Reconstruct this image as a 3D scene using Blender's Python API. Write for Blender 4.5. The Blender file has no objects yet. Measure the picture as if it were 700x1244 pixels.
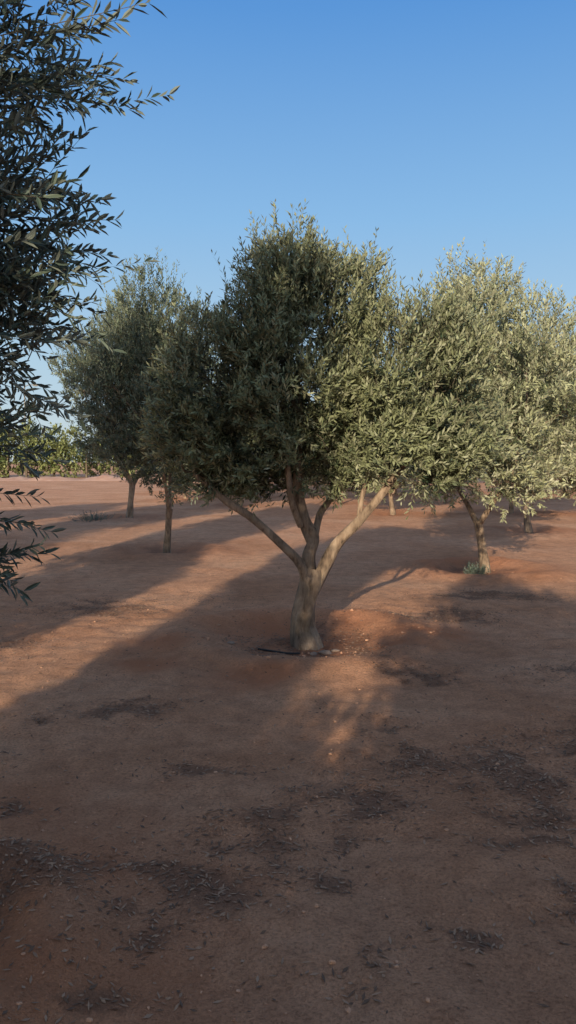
import bpy, math, random
import numpy as np
from mathutils import Vector, noise
scene = bpy.context.scene
random.seed(7)
AZ = math.radians(12.0)      # shadows fall forward, 12 deg to the right
EL = math.radians(16.5)
SA, CA = math.sin(AZ), math.cos(AZ)
def lane(u, y): return ((u + y*SA)/CA, y)

# ------------------------------------------------------------ materials
def new_mat(name):
    m = bpy.data.materials.new(name); m.use_nodes = True
    nt = m.node_tree; nt.nodes.clear()
    return m, nt, nt.nodes.new, nt.links.new

def ramp(nt, pts):
    r = nt.nodes.new('ShaderNodeValToRGB')
    e = r.color_ramp.elements
    e[0].position, e[0].color = pts[0][0], (*pts[0][1], 1)
    e[1].position, e[1].color = pts[-1][0], (*pts[-1][1], 1)
    for p, c in pts[1:-1]:
        k = e.new(p); k.color = (*c, 1)
    return r

def mat_leaf(name, top0, top1, under):
    m, nt, N, L = new_mat(name)
    out = N('ShaderNodeOutputMaterial')
    at = N('ShaderNodeAttribute'); at.attribute_name = 'var'
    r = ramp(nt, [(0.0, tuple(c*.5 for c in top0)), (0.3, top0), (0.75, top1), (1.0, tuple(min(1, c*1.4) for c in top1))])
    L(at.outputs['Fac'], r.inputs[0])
    ru = ramp(nt, [(0.0, tuple(c*.4 for c in under)), (0.7, under)])
    L(at.outputs['Fac'], ru.inputs[0])
    g = N('ShaderNodeNewGeometry')
    mix = N('ShaderNodeMix'); mix.data_type = 'RGBA'
    L(g.outputs['Backfacing'], mix.inputs[0])
    L(r.outputs[0], mix.inputs[6]); L(ru.outputs[0], mix.inputs[7])
    p = N('ShaderNodeBsdfPrincipled'); p.inputs['Roughness'].default_value = 0.5
    p.inputs['Specular IOR Level'].default_value = 0.35
    L(mix.outputs[2], p.inputs['Base Color'])
    L(p.outputs[0], out.inputs[0])
    return m

def mat_bark():
    m, nt, N, L = new_mat('olive_bark')
    out = N('ShaderNodeOutputMaterial'); p = N('ShaderNodeBsdfPrincipled')
    p.inputs['Roughness'].default_value = 0.9
    tc = N('ShaderNodeTexCoord'); mp = N('ShaderNodeMapping'); mp.inputs['Scale'].default_value = (14, 14, 3.5)
    L(tc.outputs['Object'], mp.inputs[0])
    n = N('ShaderNodeTexNoise'); n.inputs['Scale'].default_value = 1.6; n.inputs['Detail'].default_value = 7
    n.inputs['Roughness'].default_value = 0.7
    L(mp.outputs[0], n.inputs['Vector'])
    n2 = N('ShaderNodeTexNoise'); n2.inputs['Scale'].default_value = 5; n2.inputs['Detail'].default_value = 3
    L(tc.outputs['Object'], n2.inputs['Vector'])
    r = ramp(nt, [(0.32, (0.10, 0.075, 0.06)), (0.46, (0.32, 0.24, 0.18)), (0.68, (0.50, 0.40, 0.31))])
    L(n.outputs[0], r.inputs[0])
    r2 = ramp(nt, [(0.35, (0.58, 0.54, 0.49)), (0.65, (1.1, 1.02, 0.95))])
    L(n2.outputs[0], r2.inputs[0])
    mx = N('ShaderNodeMix'); mx.data_type = 'RGBA'; mx.blend_type = 'MULTIPLY'; mx.inputs[0].default_value = 1
    L(r.outputs[0], mx.inputs[6]); L(r2.outputs[0], mx.inputs[7])
    at = N('ShaderNodeAttribute'); at.attribute_name = 'var'    # thin twigs are darker, grey-brown
    m2 = N('ShaderNodeMix'); m2.data_type = 'RGBA'
    L(at.outputs['Fac'], m2.inputs[0]); m2.inputs[6].default_value = (0.10, 0.085, 0.06, 1)
    L(mx.outputs[2], m2.inputs[7])
    L(m2.outputs[2], p.inputs['Base Color'])
    b = N('ShaderNodeBump'); b.inputs['Strength'].default_value = 1.0; b.inputs['Distance'].default_value = 0.03
    L(n.outputs[0], b.inputs['Height']); L(b.outputs[0], p.inputs['Normal'])
    L(p.outputs[0], out.inputs[0])
    return m

def mat_simple(name, c0, c1, scale=20, rough=0.9, var=False):
    m, nt, N, L = new_mat(name)
    out = N('ShaderNodeOutputMaterial'); p = N('ShaderNodeBsdfPrincipled')
    p.inputs['Roughness'].default_value = rough
    r = ramp(nt, [(0.3, c0), (0.7, c1)])
    if var:
        a = N('ShaderNodeAttribute'); a.attribute_name = 'var'; L(a.outputs['Fac'], r.inputs[0])
    else:
        tc = N('ShaderNodeTexCoord'); n = N('ShaderNodeTexNoise'); n.inputs['Scale'].default_value = scale
        n.inputs['Detail'].default_value = 5
        L(tc.outputs['Object'], n.inputs['Vector']); L(n.outputs[0], r.inputs[0])
    L(r.outputs[0], p.inputs['Base Color']); L(p.outputs[0], out.inputs[0])
    return m

def mat_ground():
    m, nt, N, L = new_mat('red_sandy_soil')
    out = N('ShaderNodeOutputMaterial'); p = N('ShaderNodeBsdfPrincipled')
    p.inputs['Roughness'].default_value = 0.95; p.inputs['Specular IOR Level'].default_value = 0.15
    tc = N('ShaderNodeTexCoord')
    def nz(scale, det=6, ro=0.6, dist=0.0):
        n = N('ShaderNodeTexNoise'); n.inputs['Scale'].default_value = scale
        n.inputs['Detail'].default_value = det; n.inputs['Roughness'].default_value = ro
        n.inputs['Distortion'].default_value = dist
        L(tc.outputs['Object'], n.inputs['Vector']); return n
    def mul(a, b, blend='MULTIPLY', fac=1.0):
        x = N('ShaderNodeMix'); x.data_type = 'RGBA'; x.blend_type = blend
        if isinstance(fac, float): x.inputs[0].default_value = fac
        else: L(fac, x.inputs[0])
        L(a, x.inputs[6])
        if isinstance(b, tuple): x.inputs[7].default_value = (*b, 1)
        else: L(b, x.inputs[7])
        return x.outputs[2]
    big = nz(0.55, 8, 0.62, 0.4)
    base = ramp(nt, [(0.3, (0.54, 0.27, 0.155)), (0.52, (0.69, 0.375, 0.235)), (0.72, (0.76, 0.46, 0.305))])
    L(big.outputs[0], base.inputs[0])
    mid = nz(6, 8, 0.7)
    rm = ramp(nt, [(0.3, (0.74, 0.72, 0.71)), (0.6, (1.08, 1.07, 1.06))]); L(mid.outputs[0], rm.inputs[0])
    c = mul(base.outputs[0], rm.outputs[0])
    fine = nz(70, 5, 0.75)
    rf = ramp(nt, [(0.33, (0.60, 0.58, 0.56)), (0.5, (1.02, 1.02, 1.02)), (0.7, (1.22, 1.22, 1.2))]); L(fine.outputs[0], rf.inputs[0])
    c = mul(c, rf.outputs[0])
    ar = N('ShaderNodeAttribute'); ar.attribute_name = 'red'
    c = mul(c, (0.58, 0.235, 0.12), 'MIX', ar.outputs['Fac'])
    # leaf litter stain
    al = N('ShaderNodeAttribute'); al.attribute_name = 'litter'
    ln = nz(30, 8, 0.85, 0.8)
    ad = N('ShaderNodeMath'); ad.operation = 'ADD'
    L(al.outputs['Fac'], ad.inputs[0]); L(ln.outputs[0], ad.inputs[1])
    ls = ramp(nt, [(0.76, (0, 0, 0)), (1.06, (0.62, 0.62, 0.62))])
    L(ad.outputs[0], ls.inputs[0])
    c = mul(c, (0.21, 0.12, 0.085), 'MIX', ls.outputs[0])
    # pebbles
    v = N('ShaderNodeTexVoronoi'); v.inputs['Scale'].default_value = 42; L(tc.outputs['Object'], v.inputs['Vector'])
    pr = ramp(nt, [(0.10, (0.35, 0.35, 0.35)), (0.17, (0, 0, 0))]); L(v.outputs['Distance'], pr.inputs[0])
    c = mul(c, (0.55, 0.39, 0.30), 'MIX', pr.outputs[0])
    L(c, p.inputs['Base Color'])
    b1 = N('ShaderNodeBump'); b1.inputs['Strength'].default_value = 1.0; b1.inputs['Distance'].default_value = 0.07
    L(mid.outputs[0], b1.inputs['Height'])
    b2 = N('ShaderNodeBump'); b2.inputs['Strength'].default_value = 1.0; b2.inputs['Distance'].default_value = 0.018
    L(fine.outputs[0], b2.inputs['Height']); L(b1.outputs[0], b2.inputs['Normal'])
    b3 = N('ShaderNodeBump'); b3.inputs['Strength'].default_value = 0.6; b3.inputs['Distance'].default_value = 0.008
    L(ls.outputs[0], b3.inputs['Height']); L(b2.outputs[0], b3.inputs['Normal'])
    L(b3.outputs[0], p.inputs['Normal'])
    L(p.outputs[0], out.inputs[0])
    return m

BARK = mat_bark()
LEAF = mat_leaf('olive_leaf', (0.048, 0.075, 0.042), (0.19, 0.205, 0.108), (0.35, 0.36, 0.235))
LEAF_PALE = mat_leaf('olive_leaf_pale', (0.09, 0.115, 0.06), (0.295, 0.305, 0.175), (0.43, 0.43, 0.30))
LEAF_SHADED = mat_leaf('olive_leaf_shaded', (0.035, 0.056, 0.036), (0.115, 0.14, 0.085), (0.22, 0.245, 0.18))  # darker leaf copy: shade of the left trees painted into the colour
LEAF_NEAR = mat_leaf('olive_leaf_near', (0.045, 0.075, 0.06), (0.10, 0.13, 0.095), (0.21, 0.24, 0.21))
LEAF_FAR = mat_leaf('distant_leaf', (0.07, 0.11, 0.035), (0.19, 0.21, 0.08), (0.16, 0.18, 0.08))
GROUND = mat_ground()

# ------------------------------------------------------------ terrain height
TREES = []     # (x,y,radius) irrigation basins
MAIN = (0.165, 7.2)
def basin(x, y, cx, cy, R, amp):
    d = math.hypot(x-cx, (y-cy))
    if d > R*2.2: return 0.0
    w = d/R + 0.22*noise.noise(Vector((x*1.4, y*1.4, cx)))
    return amp*(math.exp(-((w-1.0)/0.28)**2) - 0.55*math.exp(-(w/0.62)**4))
def gh(x, y):
    z = 0.035*noise.noise(Vector((x*0.5, y*0.5, 3.1))) + 0.026*noise.noise(Vector((x*1.7, y*1.7, 8.0)))
    z += 0.018*noise.noise(Vector((x*5, y*5, 1.0)))
    f = math.exp(-((x*x+y*y)/1600.0)); z *= 0.3+0.7*f
    z += basin(x, y, MAIN[0], MAIN[1], 1.02, 0.095)
    for (tx, ty, R) in TREES:
        if abs(x-tx) < 3 and abs(y-ty) < 3: z += basin(x, y, tx, ty, R, 0.08)
    return z

# ------------------------------------------------------------ mesh helpers
class Build:
    def __init__(s): s.v=[]; s.f=[]; s.m=[]; s.a=[]; s.n=0
    def add(s, v, f, m, a):
        v=np.asarray(v,dtype=np.float32); f=np.asarray(f,dtype=np.int32)
        s.v.append(v); s.f.append(f+s.n); s.m.append(np.full(len(f), m, np.int32))
        s.a.append(np.broadcast_to(np.asarray(a,dtype=np.float32), (len(v),)).copy()); s.n += len(v)
    def mesh(s, name, mats, smooth0=True):
        v=np.concatenate(s.v); f=np.concatenate(s.f); m=np.concatenate(s.m); a=np.concatenate(s.a)
        me=bpy.data.meshes.new(name)
        me.vertices.add(len(v)); me.vertices.foreach_set('co', v.ravel())
        me.loops.add(f.size); me.loops.foreach_set('vertex_index', f.ravel())
        me.polygons.add(len(f))
        me.polygons.foreach_set('loop_start', np.arange(0, f.size, 4, dtype=np.int32))
        me.polygons.foreach_set('loop_total', np.full(len(f), 4, np.int32))
        me.polygons.foreach_set('material_index', m)
        me.polygons.foreach_set('use_smooth', (m == 0) if smooth0 else np.zeros(len(f), bool))
        at=me.attributes.new('var','FLOAT','POINT'); at.data.foreach_set('value', a)
        for mt in mats: me.materials.append(mt)
        me.update(calc_edges=True)
        return me

def catmull(pts, rad, n=6):
    P=[Vector(p) for p in pts]; out=[]; R=[]
    for i in range(len(P)-1):
        p0=P[max(i-1,0)]; p1=P[i]; p2=P[i+1]; p3=P[min(i+2,len(P)-1)]
        for k in range(n):
            t=k/n
            q=0.5*((2*p1)+(-p0+p2)*t+(2*p0-5*p1+4*p2-p3)*t*t+(-p0+3*p1-3*p2+p3)*t**3)
            out.append(q); R.append(rad[i]*(1-t)+rad[i+1]*t)
    out.append(P[-1]); R.append(rad[-1])
    return out, R

def tube(B, pts, rad, seg=8, n=5, rough=0.10, mat=0, a=1.0):
    C,R=catmull(pts, rad, n)
    vs=[]; up=Vector((0.3,1,0.1)).normalized()
    for i,c in enumerate(C):
        t=(C[min(i+1,len(C)-1)]-C[max(i-1,0)]).normalized()
        s=t.cross(up)
        if s.length<0.05: s=t.cross(Vector((1,0,0)))
        s.normalize(); w=s.cross(t).normalized()
        for k in range(seg):
            an=2*math.pi*k/seg
            d=s*math.cos(an)+w*math.sin(an)
            rr=R[i]*(1+rough*2*noise.noise(Vector((d.x*1.8+c.x*3, d.y*1.8+c.y*3, c.z*3.0)))+rough*math.sin(3*an+c.z*3)*0.6)
            vs.append(tuple(c+d*rr))
    fs=[]
    for i in range(len(C)-1):
        for k in range(seg):
            q=i*seg+k; b=i*seg+(k+1)%seg
            fs.append((q,b,b+seg,q+seg))
    B.add(vs,fs,mat,a)

def nrm(a): return a/np.maximum(np.linalg.norm(a,axis=-1,keepdims=True),1e-6)

def foliage(B, rng, O, D, Ln, nleaf, ll, lw, mat=1, fold=False, stem=True, droop=-0.04, tone=None):
    """twigs O with dir D, length Ln; nleaf leaves each, set in opposite pairs"""
    n=len(O)
    ref=nrm(rng.normal(size=(n,3)))
    S=nrm(np.cross(D,ref)); T=np.cross(D,S)
    t=(np.arange(nleaf)//2*2+1)/nleaf
    t=t[None,:]+rng.uniform(-0.03,0.03,(n,nleaf)); t=0.06+0.94*t
    phi=(np.arange(nleaf)%2)*math.pi+(np.arange(nleaf)//2)*1.5
    phi=phi[None,:]+rng.uniform(-0.5,0.5,(n,nleaf))
    bend=rng.normal(size=(n,1,3))*0.10+np.array([0,0,droop])
    pos=O[:,None,:]+D[:,None,:]*(Ln[:,None]*t)[...,None]+bend*(Ln[:,None]*t*t)[...,None]
    side=S[:,None,:]*np.cos(phi)[...,None]+T[:,None,:]*np.sin(phi)[...,None]
    ld=nrm(D[:,None,:]*(0.65+0.5*t[...,None])+side*0.85+rng.normal(size=(n,nleaf,3))*0.2)
    nn=D[:,None,:]*0.9-side*0.2+rng.normal(size=(n,nleaf,3))*0.45+np.array([0,0,0.5])
    wd=nrm(np.cross(ld,nn)); up=np.cross(wd,ld)
    l=(ll*rng.uniform(0.65,1.2,(n,nleaf)))[...,None]; w=(lw*rng.uniform(0.75,1.2,(n,nleaf)))[...,None]*0.5
    if tone is None: tone=np.full(n,0.75)
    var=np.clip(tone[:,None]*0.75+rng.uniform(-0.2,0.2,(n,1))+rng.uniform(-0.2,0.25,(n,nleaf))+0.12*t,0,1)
    if fold:
        b=pos; r1=pos+ld*l*0.3+wd*w*0.9+up*w*0.3; r2=pos+ld*l*0.68+wd*w*0.85+up*w*0.3
        tp=pos+ld*l-up*l*0.06; l2=pos+ld*l*0.68-wd*w*0.85+up*w*0.3; l1=pos+ld*l*0.3-wd*w*0.9+up*w*0.3
        V=np.stack([b,r1,r2,tp,l2,l1],axis=2).reshape(-1,3)
        k=np.arange(n*nleaf)[:,None]*6
        F=np.concatenate([k+np.array([[0,1,2,3]]),k+np.array([[0,3,4,5]])])
        B.add(V,F,mat,np.repeat(var.reshape(-1),6))
    else:
        V=np.stack([pos,pos+ld*l*0.5+wd*w,pos+ld*l,pos+ld*l*0.5-wd*w],axis=2).reshape(-1,3)
        F=np.arange(n*nleaf)[:,None]*4+np.array([[0,1,2,3]])
        B.add(V,F,mat,np.repeat(var.reshape(-1),4))
    if stem:
        r=0.0018
        p0=O; p1=O+D*(Ln*0.5)[:,None]+bend[:,0]*(Ln*0.25)[:,None]; p2=O+D*Ln[:,None]+bend[:,0]*Ln[:,None]
        V=np.stack([p0-S*r,p0+S*r,p1-S*r*.8,p1+S*r*.8,p2-S*r*.3,p2+S*r*.3],axis=1).reshape(-1,3)
        k=np.arange(n)[:,None]*6
        F=np.concatenate([k+np.array([[0,1,3,2]]),k+np.array([[2,3,5,4]])])
        B.add(V,F,0,0.1)

def crown(B, rng, lobes, ntw, nleaf, ll, lw, tl=(0.22,0.42), seed=0, centre=None, gap=-0.12, mat=1, fold=False, upw=0.6, stem=True, freq=1.7):
    lobes=np.array(lobes,dtype=float)
    wgt=(lobes[:,3]*lobes[:,4]*lobes[:,5])**0.75; wgt/=wgt.sum()
    O=[];D=[];T=[]
    allc=lobes[:,:3].mean(0) if centre is None else np.array(centre)
    tries=0
    while len(O)<ntw and tries<ntw*6:
        tries+=1
        i=rng.choice(len(lobes),p=wgt); c=lobes[i,:3]; r=lobes[i,3:6]
        d=nrm(rng.normal(size=3)); q=rng.uniform()**0.36
        p=c+d*r*q*0.93
        nz=noise.noise(Vector(p*freq)+Vector((seed*3.3,0,0)))+0.5*noise.noise(Vector(p*freq*2.3)+Vector((seed*3.3,9,0)))
        if nz<gap and rng.uniform()<0.88: continue
        out=nrm(0.7*d+0.5*nrm(p-allc))
        dd=nrm(out*0.75+np.array([0,0,upw])+rng.normal(size=3)*0.38)
        # how deep inside the whole crown: inner leaves coloured darker, painting the crown's shade
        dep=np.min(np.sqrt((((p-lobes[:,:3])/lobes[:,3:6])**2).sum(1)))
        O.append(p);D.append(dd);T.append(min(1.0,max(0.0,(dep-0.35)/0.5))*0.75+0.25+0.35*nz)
    O=np.array(O);D=np.array(D);T=np.array(T)
    Ln=rng.uniform(tl[0],tl[1],len(O))
    O=O-D*(Ln*0.4)[:,None]
    foliage(B,rng,O,D,Ln,nleaf,ll,lw,mat,fold,stem,tone=T)

def branches(B, rng, tips, lobes, sub=5, r0=0.03):
    for L in lobes:
        c=Vector(L[:3])
        s,rs=min(tips,key=lambda q:(q[0]-c).length)
        r=min(r0,rs*0.8)
        mid=(s+c)/2+Vector(rng.normal(size=3)*0.09)
        tube(B,[s,mid,c],[r,r*0.75,r*0.5],6,4,a=0.45)
        for k in range(sub):
            d=nrm(rng.normal(size=3)+np.array([0,0,0.5]))
            e=c+Vector(d*np.array(L[3:6])*0.8)
            st=mid.lerp(c,rng.uniform(0.2,1))
            m2=(st+e)/2+Vector(rng.normal(size=3)*0.06)
            tube(B,[st,m2,e],[r*0.4,r*0.26,r*0.1],5,3,a=0.15)

def place(name, me, x, y, rz=0, s=(1,1,1), leaf=None):
    o=bpy.data.objects.new(name, me); scene.collection.objects.link(o)
    o.location=(x,y,gh(x,y)-0.03); o.rotation_euler=(0,0,rz); o.scale=s
    if leaf is not None:
        o.material_slots[1].link='OBJECT'; o.material_slots[1].material=leaf
    return o

# ------------------------------------------------------------ main tree
def main_tree():
    rng=np.random.default_rng(11); B=Build()
    tube(B,[(0.02,0,-0.1),(0,0,0.05),(-0.03,0,0.2),(0.0,0,0.42),(0.05,0.0,0.62),(0.07,0,0.74)],
         [0.20,0.142,0.108,0.095,0.105,0.075],20,8,0.15)
    limbs=[([(0.03,0,0.52),(-0.05,-0.04,0.78),(-0.24,-0.08,0.98),(-0.48,-0.1,1.20),(-0.72,-0.1,1.36),(-1.0,-0.05,1.6)],[0.055,0.042,0.036,0.033,0.03,0.02]),
           ([(0.05,0,0.52),(0.18,0.02,0.78),(0.29,0.0,0.98),(0.48,-0.05,1.18),(0.70,-0.08,1.46),(0.98,-0.1,1.85)],[0.07,0.056,0.05,0.044,0.038,0.025]),
           ([(0.05,0.02,0.52),(0.02,0.03,0.82),(0.07,0.05,1.02),(-0.02,0.06,1.2),(-0.08,0.05,1.5),(-0.05,0.0,2.1)],[0.065,0.055,0.05,0.046,0.042,0.025]),
           ([(0.05,0.04,0.96),(-0.06,0.12,1.2),(-0.14,0.2,1.45),(-0.3,0.25,1.9)],[0.04,0.036,0.03,0.02]),
           ([(0.07,0.05,0.98),(0.13,0.16,1.22),(0.25,0.3,1.45),(0.3,0.4,2.2)],[0.036,0.032,0.028,0.02]),
           ([(-0.05,0.05,1.12),(-0.12,-0.04,1.3),(-0.16,-0.08,1.55),(-0.2,-0.1,2.0)],[0.032,0.028,0.025,0.02]),
           ([(0.47,-0.04,1.16),(0.50,-0.02,1.4),(0.6,0.0,1.7)],[0.026,0.022,0.018])]
    tips=[]
    for p,r in limbs:
        tube(B,p,r,12,6,0.14); tips.append((Vector(p[-1]),r[-1])); tips.append((Vector(p[-2]),r[-2]))
    lobes=[(-0.14,0.1,3.28,0.46,0.6,0.42),(0.12,0.1,3.0,0.60,0.7,0.55),(0.50,0.2,3.10,0.34,0.4,0.46),
           (-0.40,-0.05,2.72,0.42,0.6,0.6),(-0.2,0.0,2.3,0.72,0.8,0.6),(-0.88,-0.05,2.42,0.48,0.6,0.55),
           (-1.02,0,1.98,0.44,0.5,0.44),(-0.55,0.1,1.76,0.50,0.55,0.40),(0.0,0.1,1.76,0.52,0.6,0.38),
           (0.3,0.2,2.2,0.5,0.6,0.55),(0.78,-0.2,2.42,0.46,0.55,0.62),(1.22,-0.17,2.38,0.46,0.5,0.58),
           (1.08,-0.15,1.90,0.54,0.5,0.45),(0.72,-0.15,1.83,0.36,0.5,0.36),(1.1,-0.1,2.80,0.32,0.35,0.3),(1.42,-0.1,2.0,0.34,0.4,0.42),
           (-0.3,0.25,1.52,0.42,0.5,0.22),(0.3,0.35,1.60,0.3,0.4,0.25),(-0.85,.05,1.56,.38,.4,.2),(1.05,-.05,1.58,.45,.4,.2)]
    branches(B,rng,tips,lobes,5,0.024)
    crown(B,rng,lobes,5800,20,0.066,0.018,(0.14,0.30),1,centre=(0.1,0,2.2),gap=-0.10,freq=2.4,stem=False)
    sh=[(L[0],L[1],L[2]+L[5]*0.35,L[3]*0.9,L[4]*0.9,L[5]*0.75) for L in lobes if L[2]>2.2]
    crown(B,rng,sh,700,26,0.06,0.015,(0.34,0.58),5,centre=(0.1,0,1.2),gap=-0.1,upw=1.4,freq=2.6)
    me=B.mesh('olive_tree_main',[BARK,LEAF])
    return place('olive_tree',me,MAIN[0],MAIN[1])

# ------------------------------------------------------------ generic trees
def variant(seed, R=(1.7,1.7,1.9), cz=2.85, nlobe=13, ntw=3300, nleaf=16, ll=0.095, lw=0.029, lr=(0.65,0.95), th=0.85, lean=0.15, nl=3, tr=1.0):
    rng=np.random.default_rng(seed); B=Build()
    lx,ly=rng.uniform(-lean,lean,2)
    tube(B,[(0,0,-0.15),(0,0,0.05),(lx*0.5,ly*0.5,th*0.5),(lx,ly,th)],[0.13*tr,0.09*tr,0.068*tr,0.07*tr],12,5,0.13)
    tips=[]; a0=rng.uniform(0,6)
    for k in range(nl):
        an=a0+k*2*math.pi/nl+rng.uniform(-.4,.4); d=Vector((math.cos(an),math.sin(an),0)); s=Vector((lx,ly,th-0.06))
        q=R[0]*0.4
        pts=[s,s+d*q*0.35+Vector((0,0,0.35)),s+d*q*0.8+Vector((0,0,0.8)),s+d*q*1.1+Vector((0,0,1.4))]
        if tr<.5: pts=[s+(p-s)*.3 for p in pts]
        tube(B,pts,[0.052*tr,0.04*tr,0.032*tr,0.024*min(1,tr)],9,5); tips+= [(pts[-1],0.024*min(1,tr*1.5)),(pts[-2],0.03*min(1,tr*1.5))]
    lobes=[(0,0,cz,R[0]*.6,R[1]*.6,R[2]*.6)]
    for k in range(nlobe):
        z=1-2*(k+0.5)/nlobe; an=k*2.4+seed; rr=math.sqrt(1-z*z)
        f=rng.uniform(0.5,0.75)
        s=rng.uniform(*lr)
        lobes.append((rr*math.cos(an)*R[0]*f,rr*math.sin(an)*R[1]*f,cz+z*R[2]*f,s*R[0]/1.7,s*R[1]/1.7,s*R[2]/1.9))
    branches(B,rng,tips,lobes,3,0.022)
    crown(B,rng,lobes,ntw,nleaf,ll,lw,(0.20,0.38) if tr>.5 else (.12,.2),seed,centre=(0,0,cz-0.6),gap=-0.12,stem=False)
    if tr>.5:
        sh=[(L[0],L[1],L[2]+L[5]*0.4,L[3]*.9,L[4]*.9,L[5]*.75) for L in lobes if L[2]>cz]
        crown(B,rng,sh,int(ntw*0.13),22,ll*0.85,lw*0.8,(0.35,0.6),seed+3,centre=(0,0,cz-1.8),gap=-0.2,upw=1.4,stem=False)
    return B.mesh('olive_tree_v%d'%seed,[BARK,LEAF])

VA=variant(21); VB=variant(22,nl=2,lean=0.2); VC=variant(23,R=(1.8,1.8,1.7),cz=2.5,nl=4,th=.7)
SL=variant(24,R=(0.95,1.3,1.9),cz=2.9,nlobe=12,ntw=2600,lr=(0.65,0.9))
SHADE_SAP=variant(25,R=(0.55,0.55,0.62),cz=0.85,nlobe=8,ntw=900,nleaf=14,ll=.06,lw=.018,lr=(.6,.9),th=.3,tr=.3)

vis=[ # x,y,mesh,rz,scale,leaf
 (-4.45,22.5,VA,0.3,(1.14,1.14,1.25),LEAF_SHADED), (-2.15,14.2,VB,1.0,(0.80,0.80,0.97),LEAF_SHADED),
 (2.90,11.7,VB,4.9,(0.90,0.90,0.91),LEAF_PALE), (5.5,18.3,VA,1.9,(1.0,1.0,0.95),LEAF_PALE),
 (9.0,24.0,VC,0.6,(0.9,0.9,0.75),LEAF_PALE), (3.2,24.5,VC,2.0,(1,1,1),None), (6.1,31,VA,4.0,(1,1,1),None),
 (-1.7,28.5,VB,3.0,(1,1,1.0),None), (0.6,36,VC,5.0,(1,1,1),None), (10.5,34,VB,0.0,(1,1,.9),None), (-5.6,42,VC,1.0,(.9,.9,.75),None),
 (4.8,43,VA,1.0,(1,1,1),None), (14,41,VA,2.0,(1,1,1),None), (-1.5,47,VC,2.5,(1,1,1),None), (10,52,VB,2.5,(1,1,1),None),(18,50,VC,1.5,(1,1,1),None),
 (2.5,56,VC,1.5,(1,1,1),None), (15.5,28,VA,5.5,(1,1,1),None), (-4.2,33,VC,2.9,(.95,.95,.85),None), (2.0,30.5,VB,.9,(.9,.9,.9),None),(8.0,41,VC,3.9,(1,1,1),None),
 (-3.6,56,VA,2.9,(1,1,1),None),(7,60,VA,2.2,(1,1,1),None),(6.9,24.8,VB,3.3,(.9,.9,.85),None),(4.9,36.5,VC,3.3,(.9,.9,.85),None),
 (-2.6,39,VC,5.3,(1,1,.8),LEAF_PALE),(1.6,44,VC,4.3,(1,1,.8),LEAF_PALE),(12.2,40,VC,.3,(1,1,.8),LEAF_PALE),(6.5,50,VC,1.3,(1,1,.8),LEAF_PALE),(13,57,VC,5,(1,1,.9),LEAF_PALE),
]
casters=[ # neighbours beside / behind the camera
 (*lane(-2.02,-4.4),SL,0.2,(0.85,1,1.46)), (*lane(0.50,-3.6),SL,3.1,(1.15,1,0.92)), (*lane(3.2,-3.2),VA,1.0,(1.0,.95,0.98)),
 (*lane(-4.80,-1.6),SL,3.3,(1.05,1,1.08)), (*lane(-5.5,4.2),SL,1.2,(1.0,.9,1.42)), (*lane(-9.2,10.0),VA,0.5,(1.1,1.1,1.6)),
 (*lane(-8.7,2.0),VC,0.5,(1,1,1.15)), (*lane(6.5,-3.0),VC,2.0,(1,1,1.1)), (*lane(1.5,-11),VB,1.0,(1,1,1.15)),
 (*lane(5.2,-11),VA,4.0,(1,1,1.15)), (*lane(8.5,5),VA,3.0,(1,1,1)),
 (*lane(-12.8,14),VC,3.0,(1,1,1.2)), (*lane(-2.0,-11),SL,4.0,(0.8,1,1.3)),
]
shade_saplings=[(*lane(-1.0,-1.1),SHADE_SAP,0.3,(1.1,1,1.38)),(*lane(-3.0,-0.7),SHADE_SAP,2.3,(1.2,1.2,1.1)),(*lane(-4.0,0.3),SHADE_SAP,4.3,(1.2,1.2,1.0)),(*lane(-0.25,-1.3),SHADE_SAP,1.3,(1.2,1,1.42)),(*lane(0.6,-1.0),SHADE_SAP,3.3,(1.1,1,1.1))]  # unseen small trees, added behind the camera to keep sun off the foreground
for t in vis+casters: TREES.append((t[0],t[1],0.95))

main_tree()
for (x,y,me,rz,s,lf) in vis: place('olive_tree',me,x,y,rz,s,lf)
for (x,y,me,rz,s) in casters: place('olive_tree',me,x,y,rz,s)
for (x,y,me,rz,s) in shade_saplings: place('added_shade_sapling',me,x,y,rz,s)

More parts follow.
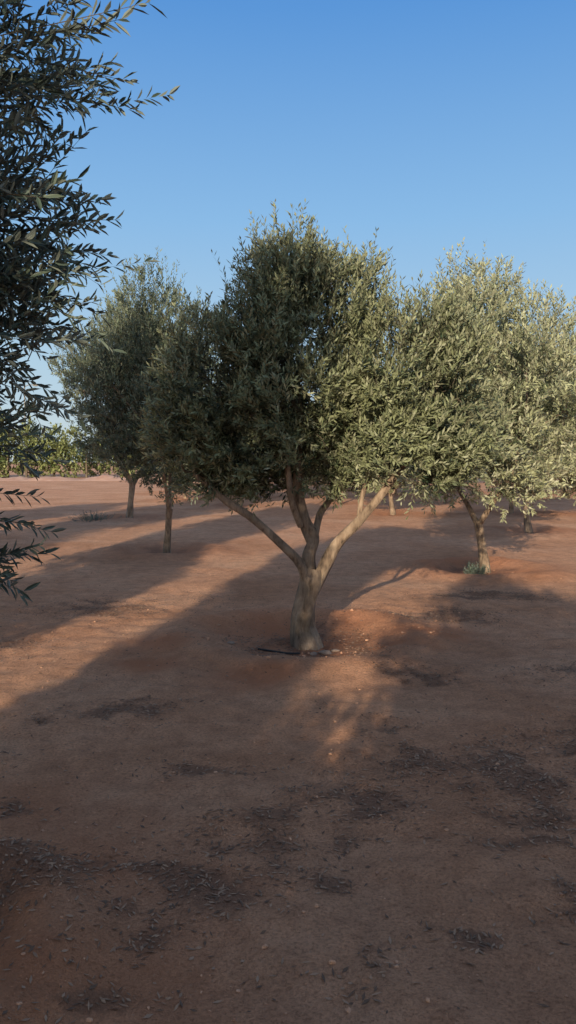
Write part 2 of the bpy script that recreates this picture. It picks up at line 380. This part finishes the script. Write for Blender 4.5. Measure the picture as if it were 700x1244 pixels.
# ------------------------------------------------------------ near tree at the left edge
def near_tree():
    rng=np.random.default_rng(5); B=Build()
    tube(B,[(0,0,-0.1),(0,0,0.1),(0.03,0,0.5),(0.0,0.02,0.95)],[0.17,0.12,0.09,0.09],14,6)
    limbs=[([(0,0,.9),(0.12,0,1.3),(0.22,0,1.9),(0.3,0,2.6)],[.06,.05,.04,.028]),
           ([(0,0,.9),(-0.2,0.1,1.3),(-0.35,0.15,2.0),(-0.4,0.1,2.8)],[.06,.05,.04,.028]),
           ([(0,0,.9),(0.05,-0.2,1.4),(0.0,-0.3,2.0),(0.1,-0.3,2.8)],[.06,.05,.04,.028])]
    tips=[]
    for p,r in limbs: tube(B,p,r,10,5); tips+=[(Vector(p[-1]),r[-1]),(Vector(p[-2]),r[-2])]
    lobes=[(0.36,0,3.02,0.40,0.5,0.26),(0.31,0.0,2.50,0.40,0.5,0.32),(0.27,0.0,2.12,0.38,0.5,0.28),(0.18,0,1.78,0.34,0.45,0.22),
           (-0.3,0.1,2.3,0.5,0.6,0.6),(-0.3,0,3.2,0.5,0.6,0.5),(0.15,0,3.6,0.55,0.6,0.5),(0,0,4.1,0.5,0.5,0.45),(-0.2,-0.3,2.8,0.5,0.5,0.6),
           (0.50,-.1,3.95,0.45,0.5,0.40),(0.45,-.1,4.5,0.42,0.5,0.40),(0.1,0,4.7,.5,.5,.35),  # right-hand lobes above the view, added to shade the main crown
           (0.16,0.0,1.40,0.26,0.3,0.07)]
    branches(B,rng,tips,lobes,5,0.018)
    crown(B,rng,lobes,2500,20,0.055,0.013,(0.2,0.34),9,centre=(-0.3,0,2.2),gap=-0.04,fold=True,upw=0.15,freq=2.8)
    O=[];D=[];Ln=[]
    for (x,y,z,dx,dz,l) in [(0.52,0,2.98,1,.02,.56),(0.62,.05,2.92,1,.14,.56),(0.5,-.1,2.86,1,-.05,.42),(0.36,.1,2.62,1,.2,.44),(0.40,0,2.5,1,.1,.44),
                        (0.40,-.05,2.42,1,.35,.46),(0.44,.05,2.35,1,-.10,.46),(0.40,.1,2.2,1,.1,.36),(0.34,0,2.1,1,-.2,.34),(0.32,.1,2.0,1,-.3,.32),
                        (0.28,0,1.9,.9,-.5,.26),(0.26,0,1.58,1,-.2,.36),(0.30,.05,1.48,1,-.35,.34),(0.28,-.1,1.42,1,-.15,.40),(0.24,.1,1.36,1,-.2,.42),(0.3,.0,1.32,1,.05,.40)]:
        for j in range(4):
            O.append((x-0.12+rng.uniform(-.05,.05),y+rng.uniform(-.25,.25),z+rng.uniform(-.06,.06)))
            D.append((dx,rng.uniform(-.3,.3),dz+rng.uniform(-.2,.2))); Ln.append(l*rng.uniform(.6,1.0))
    foliage(B,rng,np.array(O),nrm(np.array(D)),np.array(Ln),28,0.055,0.013,1,True)
    me=B.mesh('olive_tree_near',[BARK,LEAF_NEAR])
    place('olive_tree',me,-1.36,2.6)
TREES.append((-1.36,2.6,0.6))
near_tree()

# ------------------------------------------------------------ ground sheet
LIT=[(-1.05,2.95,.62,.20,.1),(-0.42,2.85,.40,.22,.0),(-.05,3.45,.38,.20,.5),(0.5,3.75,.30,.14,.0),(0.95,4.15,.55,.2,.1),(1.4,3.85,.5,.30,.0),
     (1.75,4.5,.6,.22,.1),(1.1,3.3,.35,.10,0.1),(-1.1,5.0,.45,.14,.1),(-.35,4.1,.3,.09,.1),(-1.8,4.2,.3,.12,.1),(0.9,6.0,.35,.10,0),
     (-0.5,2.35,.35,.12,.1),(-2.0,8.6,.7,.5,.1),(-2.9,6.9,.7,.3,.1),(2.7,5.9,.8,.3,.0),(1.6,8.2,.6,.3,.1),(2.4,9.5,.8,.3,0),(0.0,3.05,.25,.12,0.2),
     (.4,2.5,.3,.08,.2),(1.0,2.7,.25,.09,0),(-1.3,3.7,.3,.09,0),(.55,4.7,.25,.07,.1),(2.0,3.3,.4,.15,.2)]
def litter(x,y):
    L=0
    wx=x+0.30*noise.noise(Vector((x*2.2,y*2.2,5)))+.18*noise.noise(Vector((x*7,y*7,5))); wy=y+0.32*noise.noise(Vector((x*2.2,y*2.2,15)))+.18*noise.noise(Vector((x*7,y*7,25)))
    for (cx,cy,a,b,r) in LIT:
        dx=wx-cx; dy=wy-cy
        if abs(dx)>2*a+.3 or abs(dy)>2*a+.3: continue
        c,s=math.cos(r),math.sin(r); p=(dx*c+dy*s)/a; q=(-dx*s+dy*c)/(b*1.25)
        L=max(L,math.exp(-(p*p+q*q)**1.2))
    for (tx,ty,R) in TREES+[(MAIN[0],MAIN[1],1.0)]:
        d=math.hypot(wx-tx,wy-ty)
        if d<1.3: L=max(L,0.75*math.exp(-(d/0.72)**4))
    k=0.55+0.95*noise.noise(Vector((x*4,y*4,40)))
    return max(0,min(1,L*max(.2,min(1,k+.22))*0.66+0.18*max(0,noise.noise(Vector((x*.7,y*.9,77))))))
def red(x,y):
    r=0
    for (cx,cy,a) in [(-1.15,6.9,.42),(-.25,5.9,.38),(0.95,6.9,.4),(0.2,7.3,1.1),(1.25,7.4,.5),(2.6,12.2,.8),(-1.1,6.2,.3)]:
        d=math.hypot(x-cx,y-cy)/a; r=max(r,math.exp(-d**2.5))
    for (tx,ty,R) in TREES:
        if abs(x-tx)<3 and abs(y-ty)<3:
            r=max(r,.8*math.exp(-(math.hypot(x-tx,y-ty)/1.2)**3))
    r*=0.75+0.7*noise.noise(Vector((x*2.3,y*2.3,60)))
    r+=0.25*max(0,noise.noise(Vector((x*.35,y*.35,90))))
    return max(0,min(.85,r))
def axis(lo,hi,step,grow,far):
    a=list(np.arange(lo,hi,step)); s=step; v=a[-1]
    while v<far: s*=grow; v+=s; a.append(v)
    s=step; v=a[0]; pre=[]
    while v>-far: s*=grow; v-=s; pre.append(v)
    return np.array(pre[::-1]+a)
def ground():
    xs=axis(-2.6,2.8,0.04,1.08,900); ys=axis(1.6,9.2,0.04,1.07,900)
    nx,ny=len(xs),len(ys); V=[];LA=[];RA=[]
    for y in ys:
        for x in xs:
            if abs(x)<60 and -30<y<75:
                V.append((x,y,gh(x,y))); LA.append(litter(x,y)); RA.append(red(x,y))
            else: V.append((x,y,0.0)); LA.append(0); RA.append(0)
    V=np.array(V,dtype=np.float32)
    i=np.arange(nx-1)[None,:]+nx*np.arange(ny-1)[:,None]; i=i.reshape(-1,1)
    F=i+np.array([[0,1,nx+1,nx]])
    me=bpy.data.meshes.new('ground'); me.vertices.add(len(V)); me.vertices.foreach_set('co',V.ravel())
    me.loops.add(F.size); me.loops.foreach_set('vertex_index',F.astype(np.int32).ravel()); me.polygons.add(len(F))
    me.polygons.foreach_set('loop_start',np.arange(0,F.size,4,dtype=np.int32)); me.polygons.foreach_set('loop_total',np.full(len(F),4,np.int32))
    me.polygons.foreach_set('use_smooth',np.ones(len(F),bool))
    for nme,dat in (('litter',LA),('red',RA)):
        a=me.attributes.new(nme,'FLOAT','POINT'); a.data.foreach_set('value',np.array(dat,dtype=np.float32))
    me.materials.append(GROUND); me.update(calc_edges=True)
    o=bpy.data.objects.new('ground',me); scene.collection.objects.link(o)
ground()

# ------------------------------------------------------------ fallen leaves & clods
def fallen():
    rng=np.random.default_rng(3); B=Build(); P=[]
    while len(P)<16000:
        x=rng.uniform(-3.2,3.6); y=rng.uniform(1.5,10)
        l=litter(x,y)
        if rng.uniform()<max(0.03,(l-0.05)*1.8): P.append((x,y,gh(x,y)+0.004))
    P=np.array(P); n=len(P)
    a=rng.uniform(0,6.28,n); ld=np.stack([np.cos(a),np.sin(a),rng.uniform(-.15,.3,n)],1)
    wd=np.stack([-np.sin(a),np.cos(a),rng.uniform(-.5,.5,n)],1)
    l=rng.uniform(.015,.045,n)[:,None]; w=rng.uniform(.0025,.006,n)[:,None]
    V=np.stack([P-ld*l*.5,P+wd*w,P+ld*l*.5,P-wd*w],1).reshape(-1,3)
    B.add(V,np.arange(n)[:,None]*4+np.array([[0,1,2,3]]),0,np.repeat(rng.uniform(0,1,n),4))
    me=B.mesh('fallen_leaves',[mat_simple('dry_leaf',(0.13,0.08,0.055),(0.36,0.23,0.155),var=True)],False)
    o=bpy.data.objects.new('fallen_leaves',me); scene.collection.objects.link(o)
    B=Build()
    import bmesh
    bm=bmesh.new(); bmesh.ops.create_cube(bm,size=2); bmesh.ops.subdivide_edges(bm,edges=bm.edges[:],cuts=1,use_grid_fill=True)
    bm.verts.ensure_lookup_table(); base=nrm(np.array([v.co[:] for v in bm.verts])); fc=np.array([[v.index for v in f.verts] for f in bm.faces]); bm.free()
    for k in range(7500):
        x=rng.uniform(-4,5); y=1.4+12*rng.uniform()**1.5
        s=0.0025+0.008*rng.uniform()**5
        if math.hypot(x-MAIN[0],y-MAIN[1])<1.2: s*=1.8
        v=base*(1+rng.normal(size=(len(base),1))*.16)*s*rng.uniform(.6,1.3,3)*np.array([1,1,.7])
        B.add(v+np.array([x,y,gh(x,y)+s*.15]),fc,0,rng.uniform())
    me=B.mesh('soil_clods',[mat_simple('clod_soil',(0.34,0.18,0.115),(0.58,0.32,0.20),var=True)],False)
    o=bpy.data.objects.new('soil_clods',me); scene.collection.objects.link(o)
fallen()

def hose():
    B=Build()
    pts=[(-0.26,6.88),(-0.15,6.84),(0.0,6.83),(0.10,6.88)]
    tube(B,[(x,y,gh(x,y)+0.008) for x,y in pts],[.009]*4,8,5,0.0)
    me=B.mesh('irrigation_hose',[mat_simple('black_polyethylene',(0.015,0.015,0.016),(0.03,0.03,0.03),rough=.5)])
    o=bpy.data.objects.new('irrigation_hose',me); scene.collection.objects.link(o)
    import bmesh
    sm=mat_simple('pale_stone',(0.28,.19,.14),(0.42,.31,.24),30)
    for k,(x,y,s) in enumerate([(0.33,6.93,.045),(0.22,6.85,.03),(0.42,7.0,.03),(-0.5,6.9,.028)]):
        bm=bmesh.new(); bmesh.ops.create_icosphere(bm,subdivisions=3,radius=1)
        for v in bm.verts:
            c=v.co.copy(); v.co*=1+.3*noise.noise(c*1.3+Vector((k*5,0,0))); v.co.z*=.55; v.co.x*=1.3
            v.co*=s
        for f in bm.faces: f.smooth=True
        me=bpy.data.meshes.new('stone'); bm.to_mesh(me); bm.free(); me.materials.append(sm)
        o=bpy.data.objects.new('stone',me); o.location=(x,y,gh(x,y)+s*.15); o.rotation_euler=(0,0,k*1.3); scene.collection.objects.link(o)
hose()

def weed(x,y,h,w,n):
    rng=np.random.default_rng(int(x*10)+99); B=Build()
    O=rng.normal(size=(n,3))*np.array([w*.35,w*.35,0]); O[:,2]=0
    D=nrm(np.stack([O[:,0]*3+rng.normal(size=n)*.25,O[:,1]*3+rng.normal(size=n)*.25,np.ones(n)],1))
    foliage(B,rng,O,D,rng.uniform(.4,1,n)*h,16,.05,.012,1,False)
    place('weed_shrub',B.mesh('weed_shrub',[BARK,LEAF_NEAR]),x,y)
weed(2.68,11.45,.24,.15,60); weed(-5.2,21.5,.3,.6,90)

# ------------------------------------------------------------ distance
def treeline():
    rng=np.random.default_rng(44); B=Build(); lobes=[]
    x=-45
    while x<60:
        h=rng.uniform(4.4,7.0); w=rng.uniform(1.4,2.4); y=78+rng.uniform(-3,3)
        lobes.append((x,y,h*.34,w,w,h*.42)); lobes.append((x+rng.uniform(-.6,.6),y,h*.68,w*.65,w*.6,h*.34)); x+=w*rng.uniform(.7,1.1)
        tube(B,[(x,y,0),(x,y,h*.5)],[.12,.07],5,2,a=.3)
    crown(B,rng,lobes,14000,8,.40,.19,(.6,1.1),2,centre=(0,78,0),gap=-.3,upw=1.2,stem=False,freq=.6)
    o=bpy.data.objects.new('distant_tree_row',B.mesh('distant_tree_row',[BARK,LEAF_FAR])); scene.collection.objects.link(o)
treeline()
def berm():
    B=Build(); V=[];F=[]; n=420
    prof=[(-1.6,-.05),(-1.0,.15),(-.3,.36),(.3,.36),(1,.15),(1.6,-.05)]
    for i in range(n):
        x=-70+i*.34
        for (dy,z) in prof:
            k=.7+.9*noise.noise(Vector((x*.5,dy*.6,4)))+.3*noise.noise(Vector((x*1.7,dy*2,4)))
            V.append((x+.2*noise.noise(Vector((x,dy,1))),66+dy+.8*noise.noise(Vector((x*.1,0,7))),z*max(.25,k)*1.1 if z>0 else z))
    for i in range(n-1):
        for j in range(5):
            a=i*6+j; F.append((a,a+6,a+7,a+1))
    B.add(V,F,0,.5)
    o=bpy.data.objects.new('earth_bank',B.mesh('earth_bank',[mat_simple('bank_soil',(.42,.22,.15),(.6,.38,.28),1.2)])); scene.collection.objects.link(o)
berm()
def pole(x,y,h):
    B=Build()
    tube(B,[(0,0,-.3),(0,0,h*.5),(0,0,h)],[.10,.08,.06],10,2,0)
    tube(B,[(0,0,h-.1),(.5,0,h+.1),(1.0,0,h+.1)],[.05,.04,.04],6,3,0)
    tube(B,[(.9,0,h+.06),(1.2,0,h+.05),(1.5,0,h+.05)],[.06,.12,.05],8,3,0)
    place('street_lamp',B.mesh('street_lamp',[mat_simple('weathered_metal',(.2,.19,.17),(.3,.28,.26),3)]),x,y)
pole(-28.0,86,9.6)

# ------------------------------------------------------------ light
w=bpy.data.worlds.new('World'); scene.world=w; w.use_nodes=True; nt=w.node_tree; nt.nodes.clear()
N=nt.nodes.new; Lk=nt.links.new
sky=N('ShaderNodeTexSky'); sky.sky_type='NISHITA'; sky.sun_disc=False
sky.sun_elevation=EL; sky.sun_rotation=math.radians(192); sky.altitude=600; sky.air_density=1.0; sky.dust_density=0.6; sky.ozone_density=1.5
tc=N('ShaderNodeTexCoord'); sx=N('ShaderNodeSeparateXYZ'); Lk(tc.outputs['Generated'],sx.inputs[0])
k=1/0.15
def cc(*c): return tuple(v*k for v in c)
rp=ramp(nt,[(0.0,cc(.54,.63,.68)),(0.12,cc(.42,.60,.75)),(0.28,cc(.25,.49,.79)),(0.48,cc(.098,.305,.70)),(0.75,cc(.32,.41,.57)),(1.0,cc(.46,.49,.55))])
Lk(sx.outputs['Z'],rp.inputs[0])
dt=N('ShaderNodeVectorMath'); dt.operation='DOT_PRODUCT'; Lk(tc.outputs['Generated'],dt.inputs[0])
dt.inputs[1].default_value=(-SA,-CA,0)
mr=N('ShaderNodeMapRange'); mr.inputs[1].default_value=-.3; mr.inputs[2].default_value=.6; mr.inputs[3].default_value=.92; mr.inputs[4].default_value=.1
Lk(dt.outputs['Value'],mr.inputs[0])
mx=N('ShaderNodeMix'); mx.data_type='RGBA'; Lk(mr.outputs[0],mx.inputs[0]); Lk(sky.outputs[0],mx.inputs[6]); Lk(rp.outputs[0],mx.inputs[7])
bg=N('ShaderNodeBackground'); bg.inputs[1].default_value=0.15
wo=N('ShaderNodeOutputWorld'); Lk(mx.outputs[2],bg.inputs[0]); Lk(bg.outputs[0],wo.inputs[0])
sd=bpy.data.lights.new('sun','SUN'); sd.energy=5.0; sd.angle=math.radians(.5); sd.color=(1,.85,.62)
so=bpy.data.objects.new('sun',sd); scene.collection.objects.link(so)
so.rotation_euler=Vector((SA*math.cos(EL),CA*math.cos(EL),-math.sin(EL))).to_track_quat('-Z','Y').to_euler(); so.location=(-3,-10,12)

cd=bpy.data.cameras.new('camera'); co=bpy.data.objects.new('camera',cd); scene.collection.objects.link(co)
cd.sensor_fit='VERTICAL'; cd.sensor_height=24; cd.lens=24*976/1244; cd.clip_end=3000; cd.clip_start=.05
co.location=(0,0,1.6); co.rotation_euler=(math.radians(90-3.63),0,0)
scene.camera=co
scene.view_settings.view_transform='Standard'; scene.view_settings.look='None'; scene.view_settings.exposure=0
